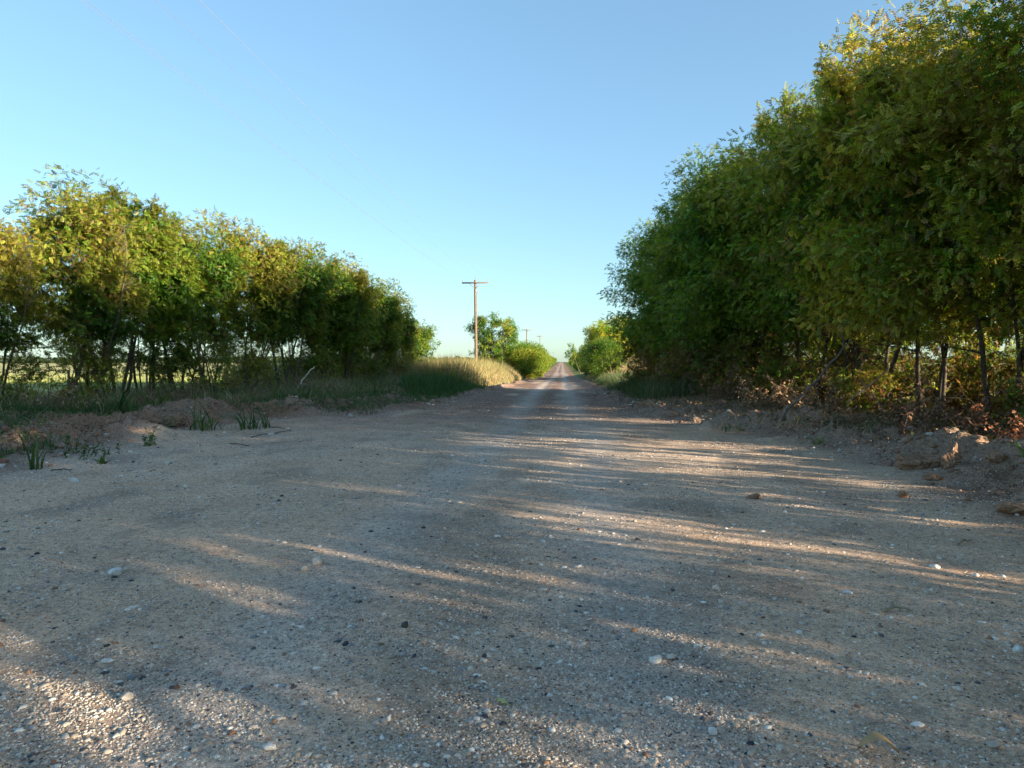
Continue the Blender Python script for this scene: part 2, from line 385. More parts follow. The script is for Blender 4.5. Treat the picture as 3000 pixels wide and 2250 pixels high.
ROCKS = [
 (270, 1716, 58, 26, white, 'long flat white stone lying on bare dirt left of the middle distance'),
 (912, 1672, 44, 34, cream, 'pointed cream stone, the upper one of a pair on the left road'),
 (868, 1694, 26, 22, cream, 'small rounded cream stone just below left of the pointed one'),
 (295, 2108, 44, 34, cream, 'round cream cobble near the bottom left corner'),
 (240, 1992, 42, 20, white, 'jagged white stone lying above the round cream cobble'),
 (312, 2040, 32, 22, (.25, .25, .25), 'smooth grey cobble between the jagged white and round cream stones'),
 (1178, 1852, 32, 26, (.07, .075, .07), 'lone blackish stone in the middle of the road'),
 (1925, 1934, 46, 30, white, 'big white oval stone in the right wheel path'),
 (1966, 1922, 40, 18, cream, 'low tan stone touching the big white oval one'),
 (2096, 1722, 26, 20, (.66, .56, .44), 'round cream stone standing in a sunny streak'),
 (2932, 1876, 36, 22, white, 'rounded white stone near the right edge of the road'),
 (2090, 2142, 34, 26, white, 'chunky white stone low on the right, left of the curled leaf'),
 (2662, 2098, 42, 14, white, 'thin flat white flake right of the curled leaf'),
 (2872, 2156, 40, 26, (.42, .34, .26), 'rough tan rock beside the bottom right corner'),
 (2332, 1840, 24, 16, white, 'small white stone in the shade below the long sunny streak'),
 (2466, 1725, 32, 14, (.62, .64, .64), 'thin pale grey flat stone on the right side of the road'),
 (2704, 1646, 34, 14, (.6, .58, .54), 'flat pale stone far right above the sunny streak'),
 (140, 1434, 36, 20, white, 'white stone on the left road edge in front of the weeds'),
 (444, 1372, 32, 16, cream, 'squarish cream block left of the road behind the sunny patch'),
 (1018, 1226, 24, 16, (.45, .40, .34), 'grey brown boulder on the left edge below the green weeds'),
 (660, 1236, 26, 18, (.36, .25, .18), 'rounded brown stone half sunk beside the left dirt mound'),
 (2240, 2075, 22, 16, cream, 'little cream stone in the lower right gravel'),
 (525, 2180, 22, 14, (.64, .62, .58), 'small pale stone close to the bottom edge on the left'),
 (752, 2243, 48, 26, white, 'white stone cut by the bottom edge of the picture left of centre'),
 (1105, 1912, 18, 13, (.2, .15, .08), 'small dark ochre stone below and left of the lone blackish one'),
 (768, 1280, 26, 10, cream, 'flat cream stone beside the dark twig on the left road'),
]
for q in ROCKS:
    rock('stone', q[0], q[1], q[2], q[3], q[4], q[5], ang=random.uniform(-.6, .6))
for c_ in [o for o in bpy.data.objects if o.name.startswith('stone')]: c_['group'] = 'loose stones on the road'
red = (.30, .18, .115)
CL = [(2640, 1342, 130, 66, 'big reddish dirt clod in front of the right mound', .12), (2745, 1360, 60, 70, 'tall crumbly dirt clod right of the biggest clod', .1),
      (2862, 1366, 62, 44, 'rounded dirt clod below the right mound beside the tall clod', .1), (2690, 1385, 50, 26, 'low dirt clod fallen in front of the two larger clods', .05),
      (2200, 1455, 46, 20, 'lumpy clod with straw in a sunny streak at right', 0),
      (2610, 1442, 40, 22, 'small yellowish clod on the right gravel below the mound', 0), (2480, 1250, 90, 30, 'wide dirt lump at the foot of the right bank', .1),
      (2930, 1490, 120, 40, 'dark rooty clod at the right edge of the photo', .05), 
      (470, 1220, 70, 40, 'crumbling clod on the front of the left mound', .3), (390, 1240, 50, 34, 'brown clod left of the tall left mound', .25)]
for q in CL:
    rock('dirt_clod', q[0], q[1], q[2], q[3], red, q[4], 'dirt clod', lumpy=1.2, template=IC4, dz=q[5], mat=M_clod, ang=random.uniform(-.5, .5))['group'] = 'dirt clods along the road edge'

# ------------------------------------------------------------------ trees
def norm(v): return v / (np.linalg.norm(v) + 1e-9)
def curve(p, d, ln, n, wob, up, r, droop=0.):
    pts = [p.copy()]; st = ln / n
    for k in range(n):
        d = norm(d + r.normal(size=3) * wob + np.array([0, 0, up - droop * (k / n)])); p = p + d * st; pts.append(p.copy())
    return np.array(pts), d
LEAF_T = []
def leaf_template(pairs=4, wid=.37):
    V = []; F = []; 
    def lf(b, d, n, ln):
        d = norm(np.array(d, float)); s = norm(np.cross(d, n)); w_ = ln * wid * .5; k = len(V)
        V.extend([b, b + d * ln * .45 + s * w_ - np.array(n) * ln * .06, b + d * ln, b + d * ln * .45 - s * w_ - np.array(n) * ln * .06]); F.append([k, k + 1, k + 2, k + 3])
    n = np.array([0, 0, 1.])
    for i in range(pairs):
        t = (i + .6) / pairs * .8
        for s in (-1, 1): lf(np.array([t, 0, -.12 * t * t]), (.55, s * .75, -.38 - .1 * i), n, .42)
    lf(np.array([.82, 0, -.1]), (1, 0, -.45), n, .45)
    return np.array(V), np.array(F)
LT9 = leaf_template(4); LT5 = leaf_template(2, .5); LTB = leaf_template(3, .52); 
LT1 = (np.array([(0, 0, 0), (.5, .28, .06), (1, 0, -.05), (.5, -.28, .06)], float), np.array([[0, 1, 2, 3]]))
def leaves(P, D, size, template, colors, r, droop=.5, spread=.7):
    """P points, D twig directions"""
    n = len(P); v, f = template; m = len(v)
    X_ = D + r.normal(size=(n, 3)) * spread + np.array([0, 0, -droop]); X_ /= np.linalg.norm(X_, axis=1)[:, None] + 1e-9
    up = np.array([0, 0, 1.]) + r.normal(size=(n, 3)) * .45
    Y_ = np.cross(up, X_); Y_ /= np.linalg.norm(Y_, axis=1)[:, None] + 1e-9; Z_ = np.cross(X_, Y_)
    s = (size * r.uniform(.7, 1.25, n))[:, None, None]
    W = P[:, None] + s * (v[None, :, 0:1] * X_[:, None] + v[None, :, 1:2] * Y_[:, None] + v[None, :, 2:3] * Z_[:, None])
    FF = (f[None] + (np.arange(n) * m)[:, None, None]).reshape(-1, f.shape[1])
    return W.reshape(-1, 3), FF, np.repeat(colors, m, 0)
G_D = np.array((.050, .120, .009)); G_M = np.array((.125, .20, .014)); G_O = np.array((.215, .20, .022)); G_Y = np.array((.33, .27, .06)); G_B = np.array((.20, .125, .035))
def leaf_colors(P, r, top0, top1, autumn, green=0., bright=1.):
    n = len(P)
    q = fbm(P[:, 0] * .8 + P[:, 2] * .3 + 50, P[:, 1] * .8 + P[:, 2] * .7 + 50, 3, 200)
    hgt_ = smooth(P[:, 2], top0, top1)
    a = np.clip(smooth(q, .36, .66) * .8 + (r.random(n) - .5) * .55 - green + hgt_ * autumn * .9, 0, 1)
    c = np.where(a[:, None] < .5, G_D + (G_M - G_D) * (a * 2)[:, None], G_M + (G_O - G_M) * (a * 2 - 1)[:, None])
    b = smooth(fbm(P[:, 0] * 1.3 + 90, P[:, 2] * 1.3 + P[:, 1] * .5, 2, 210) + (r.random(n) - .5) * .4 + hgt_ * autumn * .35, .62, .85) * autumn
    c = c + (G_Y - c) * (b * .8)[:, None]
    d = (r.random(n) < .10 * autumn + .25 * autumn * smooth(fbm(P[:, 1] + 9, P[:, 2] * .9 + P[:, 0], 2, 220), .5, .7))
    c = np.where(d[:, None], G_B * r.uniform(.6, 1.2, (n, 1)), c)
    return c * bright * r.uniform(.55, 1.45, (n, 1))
def make_tree(seed, H, spread, nst, cb, nleaf, autumn=.5, green=0., ls=.20, limbs=9, r0=.09, lean=.22, low=.0, barkc=(.11, .085, .06), template=None, basewidth=.35, tip_out=.18, bright=1., dead_low=0., puff=0., zc=.56, npuff=90, clear=0., keep_low=.06):
    r = np.random.default_rng(seed); tb = MB(); A = []; B_ = []; Wt = []
    def room(p_):
        if not puff: return 1.
        q_ = math.sqrt((p_[0] / spread) ** 2 + (p_[1] / spread) ** 2 + ((p_[2] - H * zc) / (H * (1 - zc))) ** 2) if p_[2] > H * zc else math.hypot(p_[0], p_[1]) / spread
        return float(np.clip((1.12 - q_) / .25, .15, 1))
    for s in range(nst):
        a = s * 2 * pi / nst + r.uniform(-.5, .5); base = np.array([cos(a), sin(a), 0]) * (basewidth * r.uniform(.3, 1) if nst > 1 else 0); base[2] = -.25
        hh = H * r.uniform(.78, 1.0) if s else H * .97
        d0 = norm(np.array([cos(a) * lean * r.uniform(.3, 1.3), sin(a) * lean * r.uniform(.3, 1.3), 1]))
        pts, _ = curve(base, d0, hh * .93, 12, .085, .05, r)
        rr = r0 * r.uniform(.65, 1.1) * (1 - np.linspace(0, 1, 13) * .86); rr[0] *= 1.35
        tube(tb, pts, rr, 8, np.array(barkc) * r.uniform(.8, 1.3))
        nl = max(3, int(limbs * r.uniform(.8, 1.2)))
        for k in range(nl):
            t = cb + (1 - cb) * ((k + r.random()) / nl) ** .85
            if r.random() < low: t = r.uniform(.05, cb + .1)
            i = min(11, int(t * 12)); fr = t * 12 - i; p = pts[i] * (1 - fr) + pts[i + 1] * fr
            rel = (t - cb) / (1 - cb + 1e-6); env = math.sqrt(max(.12, 1 - (max(0, rel) * 1.0 - .32) ** 2 / .62)) if rel > 0 else .6
            ln = spread * env * r.uniform(.65, 1.12)
            az = a + r.normal() * 1.1 if nst > 1 and r.random() < .55 else r.uniform(0, 2 * pi); el = r.uniform(.05, .75) + max(0, rel) * .45
            d = np.array([cos(az) * cos(el), sin(az) * cos(el), sin(el)])
            rl = rr[i] * r.uniform(.4, .6)
            ln *= max(.45, room(p + d * ln * .95)); lp, ld = curve(p, d, ln, 6, .20, .06, r, tip_out)
            tube(tb, lp, rl * (1 - np.linspace(0, 1, 7) * .8), 5, np.array(barkc) * r.uniform(.8, 1.3), cap=False)
            nsb = 6
            for q in range(nsb):
                u = .22 + .78 * (q + r.random()) / nsb; ii = min(5, int(u * 6)); f2 = u * 6 - ii; pp = lp[ii] * (1 - f2) + lp[ii + 1] * f2
                d2 = norm(norm(lp[ii + 1] - lp[ii]) * .8 + r.normal(size=3) * .75 + np.array([0, 0, .15]))
                l2 = (ln * r.uniform(.28, .5) + .2) * room(pp + d2 * ln * .4)
                sp, sd = curve(pp, d2, l2, 4, .25, .03, r, .15)
                tube(tb, sp, rl * .33 * (1 - np.linspace(0, 1, 5) * .75), 4, np.array(barkc) * r.uniform(.8, 1.4), cap=False)
                for z_ in range(4): A.append(sp[z_]); B_.append(sp[z_ + 1]); Wt.append((.35 + z_ * .35) * l2)
                for e in range(4):
                    u3 = r.integers(1, 5); p3 = sp[u3]; d3 = norm(sd + r.normal(size=3) * .9); l3 = r.uniform(.2, .5) * (.4 + .6 * room(p3))
                    tp = p3 + d3 * l3; A.append(p3); B_.append(tp); Wt.append(l3 * 1.7)
                    if e < 2: tube(tb, np.array([p3, (p3 + tp) / 2 + r.normal(size=3) * .03, tp]), np.array([.007, .005, .002]), 3, np.array(barkc) * 1.1, cap=False)
        A.append(pts[-2]); B_.append(pts[-1]); Wt.append(1.2)
    A = np.array(A); B_ = np.array(B_); Wt = np.array(Wt)
    idx = r.choice(len(A), nleaf, p=Wt / Wt.sum()); t = r.random((nleaf, 1)); P = A[idx] * (1 - t) + B_[idx] * t + r.normal(size=(nleaf, 3)) * .05
    D = B_[idx] - A[idx]; D /= np.linalg.norm(D, axis=1)[:, None] + 1e-9
    if puff:
        # rounded outer foliage: leaf clumps on the shell of the crown, stray sprays trimmed to it
        cx, cy = pts[:, 0].mean() * .3, pts[:, 1].mean() * .3
        Rv = np.array([spread * 1.02, spread * 1.02, H * (1 - zc) * 1.02]); cc0 = np.array([cx, cy, H * zc])
        q = (P - cc0) / Rv; q[:, 2] = np.where(q[:, 2] < 0, q[:, 2] * .55 * (1 - zc) / zc * 1.6, q[:, 2]); rad_ = np.linalg.norm(q, axis=1)
        kk = rad_ < 1.0 + r.random(len(P)) ** 3 * .2; P = P[kk]; D = D[kk]
        dirs = r.normal(size=(npuff, 3)); dirs[:, 2] = dirs[:, 2] * .8 + .25; dirs /= np.linalg.norm(dirs, axis=1)[:, None]
        low_ = dirs[:, 2] < 0; cen = cc0 + dirs * Rv * r.uniform(.72, .98, (npuff, 1)); cen[low_, 2] = cc0[2] + dirs[low_, 2] * H * (zc - cb * .55)
        m_ = int(nleaf * puff); w_ = r.uniform(.5, 1.5, npuff); i_ = r.choice(npuff, m_, p=w_ / w_.sum())
        off = r.normal(size=(m_, 3)); off /= np.linalg.norm(off, axis=1)[:, None]; off *= (r.random((m_, 1)) ** .45) * (.25 + .45 * w_[i_][:, None] ** 1.3) * np.array([1.15, 1.15, .75])
        P = np.concatenate([P, cen[i_] + off]); dd = off + dirs[i_] * .3; D = np.concatenate([D, dd / (np.linalg.norm(dd, axis=1)[:, None] + 1e-9)])
    keep = P[:, 2] > .15
    if clear:
        ck = smooth(P[:, 2] + 1.5 * (fbm(P[:, 0] * 1.1 + 70, P[:, 1] * 1.1 + P[:, 2] * .5, 2, 230) - .5), clear - .5, clear + .35)
        keep &= r.random(len(P)) < keep_low + (1 - keep_low) * ck
    P = P[keep]; D = D[keep]
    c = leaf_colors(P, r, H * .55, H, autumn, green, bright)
    if dead_low:
        kk = r.random(len(P)) < dead_low * (1 - smooth(P[:, 2], .8, 2.6)); c = np.where(kk[:, None], np.array((.30, .15, .07)) * r.uniform(.6, 1.3, (len(P), 1)), c)
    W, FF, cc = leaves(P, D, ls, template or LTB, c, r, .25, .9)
    root = empty('tree', (0, 0, 0)); 
    tr_ = tb.build('trunk', M_bark, root)
    cr = mk('crown', W, [FF], M_leaf, cc, root, sm=False)
    return root
def copy_tree(o):
    c = o.copy(); col.objects.link(c)
    for ch in o.children:
        d = ch.copy(); col.objects.link(d); d.parent = c
    return c
used = set()
def place(o, L, y, rz, sc, label, cat='tree', group=None, sz=None, name=None, dz=0):
    if o.name in used: o = copy_tree(o)
    if name: o.name = name
    used.add(o.name)
    o.location = (L, y, hz(L, y) + dz); o.rotation_euler = (0, 0, rz); o.scale = (sc, sc, (sz or 1) * sc)
    return tag(o, label, cat, group)
class Proto:
    def __init__(s, root, desc): s.root = root; s.used = False; s.desc = desc
    def put(s, L, y, rz, sc, label, cat='tree', group=None, sz=1, name=None, dz=0):
        o = s.root if not s.used else copy_tree(s.root); s.used = True
        if name: o.name = name
        o.location = (L, y, hz(L, y) + dz); o.rotation_euler = (0, 0, rz); o.scale = (sc, sc, sz * sc)
        return tag(o, label, cat, group)
ORD = 'first second third fourth fifth sixth seventh eighth ninth tenth eleventh twelfth thirteenth fourteenth fifteenth sixteenth seventeenth eighteenth nineteenth twentieth'.split()
ORD += ['twenty-' + x for x in ORD[:9]]

# left row: thin stems, clear below, olive to gold crowns
Lp = [Proto(make_tree(101, 7.6, 2.1, 5, .38, 11500, .55, .0, .18, 11, .055, low=.05, puff=.22, zc=.68, npuff=34, clear=2.7), 'gold tinged'),
      Proto(make_tree(102, 7.2, 2.0, 4, .36, 11500, .3, .06, .18, 11, .06, low=.06, puff=.22, zc=.68, npuff=34, clear=2.7), 'green and olive'),
      Proto(make_tree(103, 7.4, 2.2, 6, .40, 11500, .45, .06, .18, 10, .05, low=.05, puff=.22, zc=.68, npuff=34, clear=2.7), 'brownish olive'),
      Proto(make_tree(104, 6.8, 2.0, 5, .30, 11500, .12, .16, .18, 11, .05, low=.10, puff=.25, zc=.60, npuff=34, clear=1.2), 'deep green')]
LR = []
y = 14.0; k = 0
while y < 51:
    L = float(np.interp(y, [14, 20, 30, 40, 50], [-15.5, -13.9, -12.7, -11.7, -10.6])) + random.uniform(-.7, .7)
    LR.append((L, y)); y += (1.85 + random.uniform(-.4, .6)) * (1 + max(0, y - 40) * .012)
hs = {0: .86, 1: .9, 2: .92}
for k, (L, y) in enumerate(LR):
    p = Lp[[2, 0, 0, 1, 3, 1, 2, 0, 1, 0, 3, 1, 2, 3, 1, 3, 2, 3, 3, 3, 3, 3, 3][min(k, 22)]]
    sc = (1.0 + random.uniform(-.06, .06)) * float(np.interp(y, [14, 17, 18.5, 20.3, 22.5, 25.5, 34, 41, 47, 51], [.58, .68, .82, .93, .97, .92, .93, .92, .80, .58]))
    hsz = float(np.interp(y, [14, 60, 76], [1, 1.0, .95]))
    p.put(L, y, random.uniform(0, 6.28), sc, f'{p.desc} tree on thin stems, {ORD[k % 29]} in the left row from its near end', 'tree', 'trees in the row left of the road', hsz, 'roadside_tree')
SPt = [Proto(make_tree(111, 2.6, .55, 3, .25, 420, .3, 0, .17, 4, .022, .12, .1, basewidth=.25), 'sapling'), Proto(make_tree(112, 2.0, .5, 4, .3, 330, .5, 0, .17, 3, .018, .2, .1, basewidth=.35), 'sapling')]
rs = np.random.default_rng(66)
for k in range(26):
    y = 15.5 + 31 * (k / 26) + rs.uniform(-.5, .5); L = float(np.interp(y, [14, 20, 30, 40, 50], [-14.7, -13.1, -11.9, -10.9, -9.8])) + rs.uniform(-1.6, .7)
    SPt[k % 2].put(L, y, rs.uniform(0, 6.28), rs.uniform(.8, 1.25), f'thin leafy sapling under the left row, {ORD[k]} from the near end', 'sapling', 'saplings under the left row', 1, 'sapling')
# right row: tall, dense almost to the ground
Rp = [Proto(make_tree(201, 9.0, 2.9, 3, .24, 17500, .65, .02, .165, 18, .07, .2, .16, dead_low=.25, puff=.38, npuff=46, barkc=(.075, .058, .042), clear=2.15, keep_low=.14, bright=1.25), 'olive and green'),
      Proto(make_tree(202, 8.7, 2.9, 3, .22, 17500, .35, .10, .165, 18, .075, .2, .18, dead_low=.2, puff=.38, npuff=46, barkc=(.075, .058, .042), clear=2.15, keep_low=.14, bright=1.25), 'deep green'),
      Proto(make_tree(203, 9.1, 2.9, 3, .25, 17500, .75, -.05, .165, 18, .07, .11, .14, dead_low=.25, puff=.38, npuff=46, barkc=(.075, .058, .042), clear=2.15, keep_low=.14, bright=1.25), 'gold topped'),
      Proto(make_tree(204, 8.5, 2.9, 4, .18, 17500, .1, .22, .165, 15, .08, .13, .25, dead_low=.15, puff=.42, npuff=50, barkc=(.075, .058, .042), clear=2.15, keep_low=.14, bright=1.25), 'dark green')]
RR = []
y = 6.2
while y < 37.5:
    RR.append((float(np.interp(y, [6, 10, 20, 30, 38], [8.8, 8.7, 7.8, 6.2, 5.0])) + random.uniform(-.5, .5), y)); y += 2.15 + random.uniform(-.3, .4)
for k, (L, y) in enumerate(RR):
    p = Rp[[0, 1, 0, 2, 2, 0, 1, 0, 3, 1, 3, 3, 1, 3][k % 14]]
    sc = float(np.interp(y, [6, 12, 14, 18, 24, 31, 38], [1.0, .86, .88, 1.06, 1.06, 1.04, .98])) * random.uniform(.96, 1.04)
    p.put(L, y, random.uniform(0, 6.28), sc, f'tall {p.desc} tree, {ORD[k]} in the right row counted from the near end', 'tree', 'trees in the row right of the road', 1, 'tall_tree')
y = 9.5; k = 0
while y < 34:
    L = float(np.interp(y, [6, 34], [12.6, 10.6])) + random.uniform(-.6, .6)
    Rp[k % 4].put(L, y, random.uniform(0, 6.28), random.uniform(.9, 1.04), f'tall tree in the right thicket back line, {ORD[k]} from its near end', 'tree', 'back line of trees right of the road', 1, 'tall_tree')
    y += 5.2 + random.uniform(-.4, .6); k += 1
# the row goes on behind the camera: it shades the foreground
y = -24
k = 0
while y < 5.5:
    L = 8.9 + random.uniform(-.5, .5)
    Rp[k % 4].put(L, y, random.uniform(0, 6.28), random.uniform(.92, 1.02), f'tall tree right of and behind the viewer, {ORD[k]} of the near row', 'tree', 'trees of the right row standing behind the viewer', 1, 'tall_tree')
    y += 2.2 + random.uniform(-.3, .3); k += 1
for k, (L, y) in enumerate([]):
    Rp[(k + 1) % 4].put(L, y, k * 1.7, .95, f'tree standing in the field behind the right row, {ORD[k]} of four from the near end', 'tree', 'trees in the field behind the right row', 1, 'tall_tree')

SHp = [Proto(make_tree(121, 2.3, 1.1, 6, .05, 4800, .35, .0, .15, 6, .022, .55, .3, basewidth=.5, dead_low=.5), 'shrub'), Proto(make_tree(122, 1.9, 1.0, 5, .05, 4200, .2, .1, .15, 6, .02, .5, .3, basewidth=.5, dead_low=.3), 'shrub')]
for k, (L, y, s_) in enumerate(sorted([(10.4, 6.6, .6), (10.8, 9.8, .65), (10.4, 13.2, .6), (9.8, 16.9, .7), (9.0, 20.6, .85), (8.9, 23.9, .8), (7.6, 26.0, 1.1), (6.2, 29.2, 1.1), (5.9, 31.5, 1.2), (5.5, 34.0, 1.2), (5.1, 36.3, 1.25), (7.9, 11.4, .6), (7.2, 16.6, .6), (6.6, 21.5, .7), (6.0, 24.6, 1.0), (5.3, 27.3, 1.0), (12.4, 11.0, .85), (13.0, 13.6, .85), (12.2, 16.0, .8), (12.8, 18.8, .9), (11.8, 21.6, .85)], key=lambda t_: t_[1])):
    SHp[k % 2].put(L, y, k * 1.9, s_, f'leafy shrub under the right thicket, {ORD[k]} from the near end', 'shrub', 'shrubs under the right thicket', 1, 'shrub')
rs = np.random.default_rng(5)
for k in range(11):  # unseen shrub line added to block low sun from the foreground
    SHp[k % 2].put(10.2 + rs.uniform(-.5, .7), -20 + k * 2.4 + rs.uniform(-.5, .5), k * 1.3, rs.uniform(1.05, 1.4) * (1 if k < 7 else .8), f'unseen shrub added right of and behind the viewer to block low sun, {ORD[k]} of the line', 'shrub', 'shrubs added behind the viewer to block low sun', 1, 'shrub')
# trees and bushes further along the road
elm = Proto(make_tree(301, 6.8, 1.15, 4, .10, 9000, .2, .05, .22, 14, .09, .12, .1, template=LT5, bright=1.3), 'upright')
elm.put(-9.5, 86, .3, 1.22, 'upright feathery tree right of the first utility pole, the darker left one of two', 'tree', 'pair of upright trees beyond the dry grass', 1.05, 'upright_tree')
elm.put(-7.3, 86, 2.3, 1.2, 'upright feathery tree, the right one of two beyond the dry grass', 'tree', 'pair of upright trees beyond the dry grass', 1.0, 'upright_tree')
bush = Proto(make_tree(302, 4.1, 2.3, 6, .06, 15000, .12, .0, .20, 8, .05, .5, .3, template=LT5, basewidth=.6, bright=1.25, puff=.55, npuff=50, zc=.5), 'bushy')
bush.put(-4.7, 80, .4, 1.0, 'rounded green bush at the left road edge beneath the second utility pole', 'bush', 'bushes left of the road', 1, 'roadside_bush')
bush.put(-5.0, 94, 3.4, 1.2, 'bush standing behind the rounded bush at the left road edge', 'bush', 'bushes left of the road', 1, 'roadside_bush')
bush.put(-5.2, 112, 5.4, 1.25, 'farther bush left of the road just beyond the rounded ones', 'bush', 'bushes left of the road', 1, 'roadside_bush')
dk = Proto(make_tree(303, 5.4, 2.5, 5, .08, 15000, .05, .35, .20, 10, .09, .3, .25, template=LT5, bright=.9, puff=.5, npuff=40, zc=.5), 'dark')  # shade on these trees is put into a darker leaf colour
dk.put(3.9, 63, .7, .70, 'bushy tree with shade-darkened leaf colour at the right road edge beyond the tall row', 'tree', 'bushy trees right of the road ahead', 1, 'bushy_tree')
dk.put(4.6, 74, 2.7, .78, 'bushy tree with shade-darkened leaf colour at the right road edge, second past the tall row', 'tree', 'bushy trees right of the road ahead', 1, 'bushy_tree')
dk.put(4.4, 92, 4.4, .85, 'bushy tree with shade-darkened leaf colour at the right road edge, third past the tall row', 'tree', 'bushy trees right of the road ahead', 1, 'bushy_tree')
yg = Proto(make_tree(304, 6.6, 3.3, 4, .10, 22000, .1, -.25, .24, 10, .1, .35, .2, template=LT5, bright=1.8, puff=.6, npuff=60, zc=.5), 'bright')
yg.put(7.0, 98, .5, 1.12, 'bright yellow green rounded tree in full sun behind the dark bushy trees', 'tree', 'sunlit round trees right of the road', 1, 'round_tree')
yg.put(13.2, 124, 2.2, 1.0, 'bright yellow green tree partly hidden by the tall right row', 'tree', 'sunlit round trees right of the road', 1, 'round_tree')
yg.put(12.0, 112, 4.2, 1.15, 'yellow green tree directly behind the bright rounded one', 'tree', 'sunlit round trees right of the road', 1, 'round_tree')
gy = Proto(make_tree(305, 6.4, 2.6, 3, .25, 5200, .15, .1, .26, 9, .12, .3, .1, template=LT5, bright=1.2), 'grey green')
gy.put(4.4, 150, 1.5, 1.02, 'pale grey green tree reaching over the road in the distance', 'tree', None, 1, 'distant_tree')
for k, (L, y, s_) in enumerate([(-7, 190, 1.3), (-7.4, 235, 1.35), (-7, 290, 1.3), (-7.4, 360, 1.3), (-7.5, 450, 1.3), (-8, 560, 1.4)]):
    bush.put(L, y, k * 1.3, s_, f'distant hedge bush left of the road, {ORD[k]} of six going away', 'bush', 'hedge bushes along the far left roadside', 1, 'hedge_bush')
for k, (L, y, s_) in enumerate([(5.5, 180, 1.3), (6.2, 230, 1.3), (6.4, 300, 1.3), (7, 400, 1.3)]):
    bush.put(L, y, k * 2.3, s_, f'distant hedge bush right of the road, {ORD[k]} of four going away', 'bush', 'hedge bushes along the far right roadside', 1, 'hedge_bush')

# far tree line on the horizon: one mass
def treeline():
    r = np.random.default_rng(77); Ps = []
    for side, (a0, a1), D in ((-1, (-75, -3.5), 900), (1, (4, 80), 900)):
        n = 26000; th = np.radians(r.uniform(a0, a1, n)); Dd = D * r.uniform(.95, 1.1, n)
        hh = (2.5 + 8 * fbm(th * 60, th * 0, 4, 300) ** 1.5); z = r.random(n) ** .8 * hh
        Ps.append(np.stack([np.sin(th) * Dd, np.cos(th) * Dd, z + .2], -1))
    P = np.concatenate(Ps); D = r.normal(size=P.shape)
    c = np.array((.055, .075, .03)) * r.uniform(.6, 1.3, (len(P), 1))
    W, FF, cc = leaves(P, D, 3.2, LT1, c, r, 0, 1)
    tag(mk('far_tree_line', W, [FF], M_leaf, cc, sm=False), 'low dark belt of far trees along the horizon', 'far trees', kind='stuff')
treeline()

# dead shrubs / brush at the foot of the right thicket
def brush(L, y, H, sp, nst, nleaf, label, colr, name='dead_bush', seed=1):
    rr = np.random.default_rng(seed); root = empty(name, (L, y, hz(L, y) - .03)); mb = MB(); A = []; B_ = []
    for k in range(nst):
        a = rr.uniform(0, 6.28); d = norm(np.array([cos(a), sin(a), rr.uniform(.2, 1.1)]))
        p, dd = curve(np.array([rr.normal() * sp * .22, rr.normal() * sp * .2, 0]), d, sp * rr.uniform(.5, 1.2), 5, .25, .02, rr, .1); p[:, 2] = np.minimum(np.abs(p[:, 2]), H)
        tube(mb, p, np.linspace(.012, .003, 6), 4, np.array((.22, .16, .11)) * rr.uniform(.6, 1.5), cap=False)
        for z_ in range(5): A.append(p[z_]); B_.append(p[z_ + 1])
        for q in range(3):
            i = rr.integers(1, 6); tp = p[i] + norm(dd + rr.normal(size=3) * .8) * rr.uniform(.15, .4); tp[2] = abs(tp[2])
            tube(mb, np.array([p[i], tp]), np.array([.005, .002]), 3, (.26, .19, .13), cap=False); A.append(p[i]); B_.append(tp)
    A = np.array(A); B_ = np.array(B_); i = rr.integers(0, len(A), nleaf); t = rr.random((nleaf, 1)); P = A[i] * (1 - t) + B_[i] * t + rr.normal(size=(nleaf, 3)) * .03
    mb.build('branches', M_bark, root)
    W, FF, cc = leaves(P, norm(B_[i] - A[i]), .085, LT1, np.array(colr) * rr.uniform(.5, 1.4, (nleaf, 1)), rr, .3, .8)
    mk('dead_foliage', W, [FF], M_dead, cc, root, sm=False)
    return tag(root, label, 'dead bush', 'dead brush at the foot of the right thicket')
# ------------------------------------------------------------------ grass
def blades(P, h, wd, lean, colr, r, seg=3, dirs=None):
    """P (n,3) roots; curved tapered strips"""
    n = len(P); az = r.uniform(0, 2 * pi, n) if dirs is None else dirs
    d = np.stack([np.cos(az), np.sin(az), az * 0], -1); s = np.stack([-np.sin(az + r.normal(size=n) * .8), np.cos(az), az * 0], -1)
    ln = lean * r.uniform(.3, 1.5, n)
    rows = []
    for k in range(seg + 1):
        t = k / seg
        c = P + d * (h * ln * t ** 1.8)[:, None] + np.array([0, 0, 1.]) * (h * (t - .35 * np.minimum(ln, 1.5) * t ** 2.2))[:, None]
        ww = (wd * (1 - t ** 1.6) * .5 + wd * .04)[:, None] if np.ndim(wd) else wd * (1 - t ** 1.6) * .5 + wd * .04
        rows += [c - s * ww, c + s * ww]
    W = np.stack(rows, 1); m = 2 * (seg + 1)
    f = np.array([[2 * k, 2 * k + 1, 2 * k + 3, 2 * k + 2] for k in range(seg)])
    FF = (f[None] + (np.arange(n) * m)[:, None, None]).reshape(-1, 4)
    return W.reshape(-1, 3), FF, np.repeat(colr, m, 0)
def pal(n, r, cols, ps, v=.25):
    c = np.array(cols)[r.choice(len(cols), n, p=np.array(ps) / sum(ps))]; return c * r.uniform(1 - v, 1 + v, (n, 1))
GG = [(.055, .12, .02), (.09, .15, .03), (.035, .08, .02)]; GD = [(.34, .25, .12), (.42, .33, .17), (.26, .17, .09)]
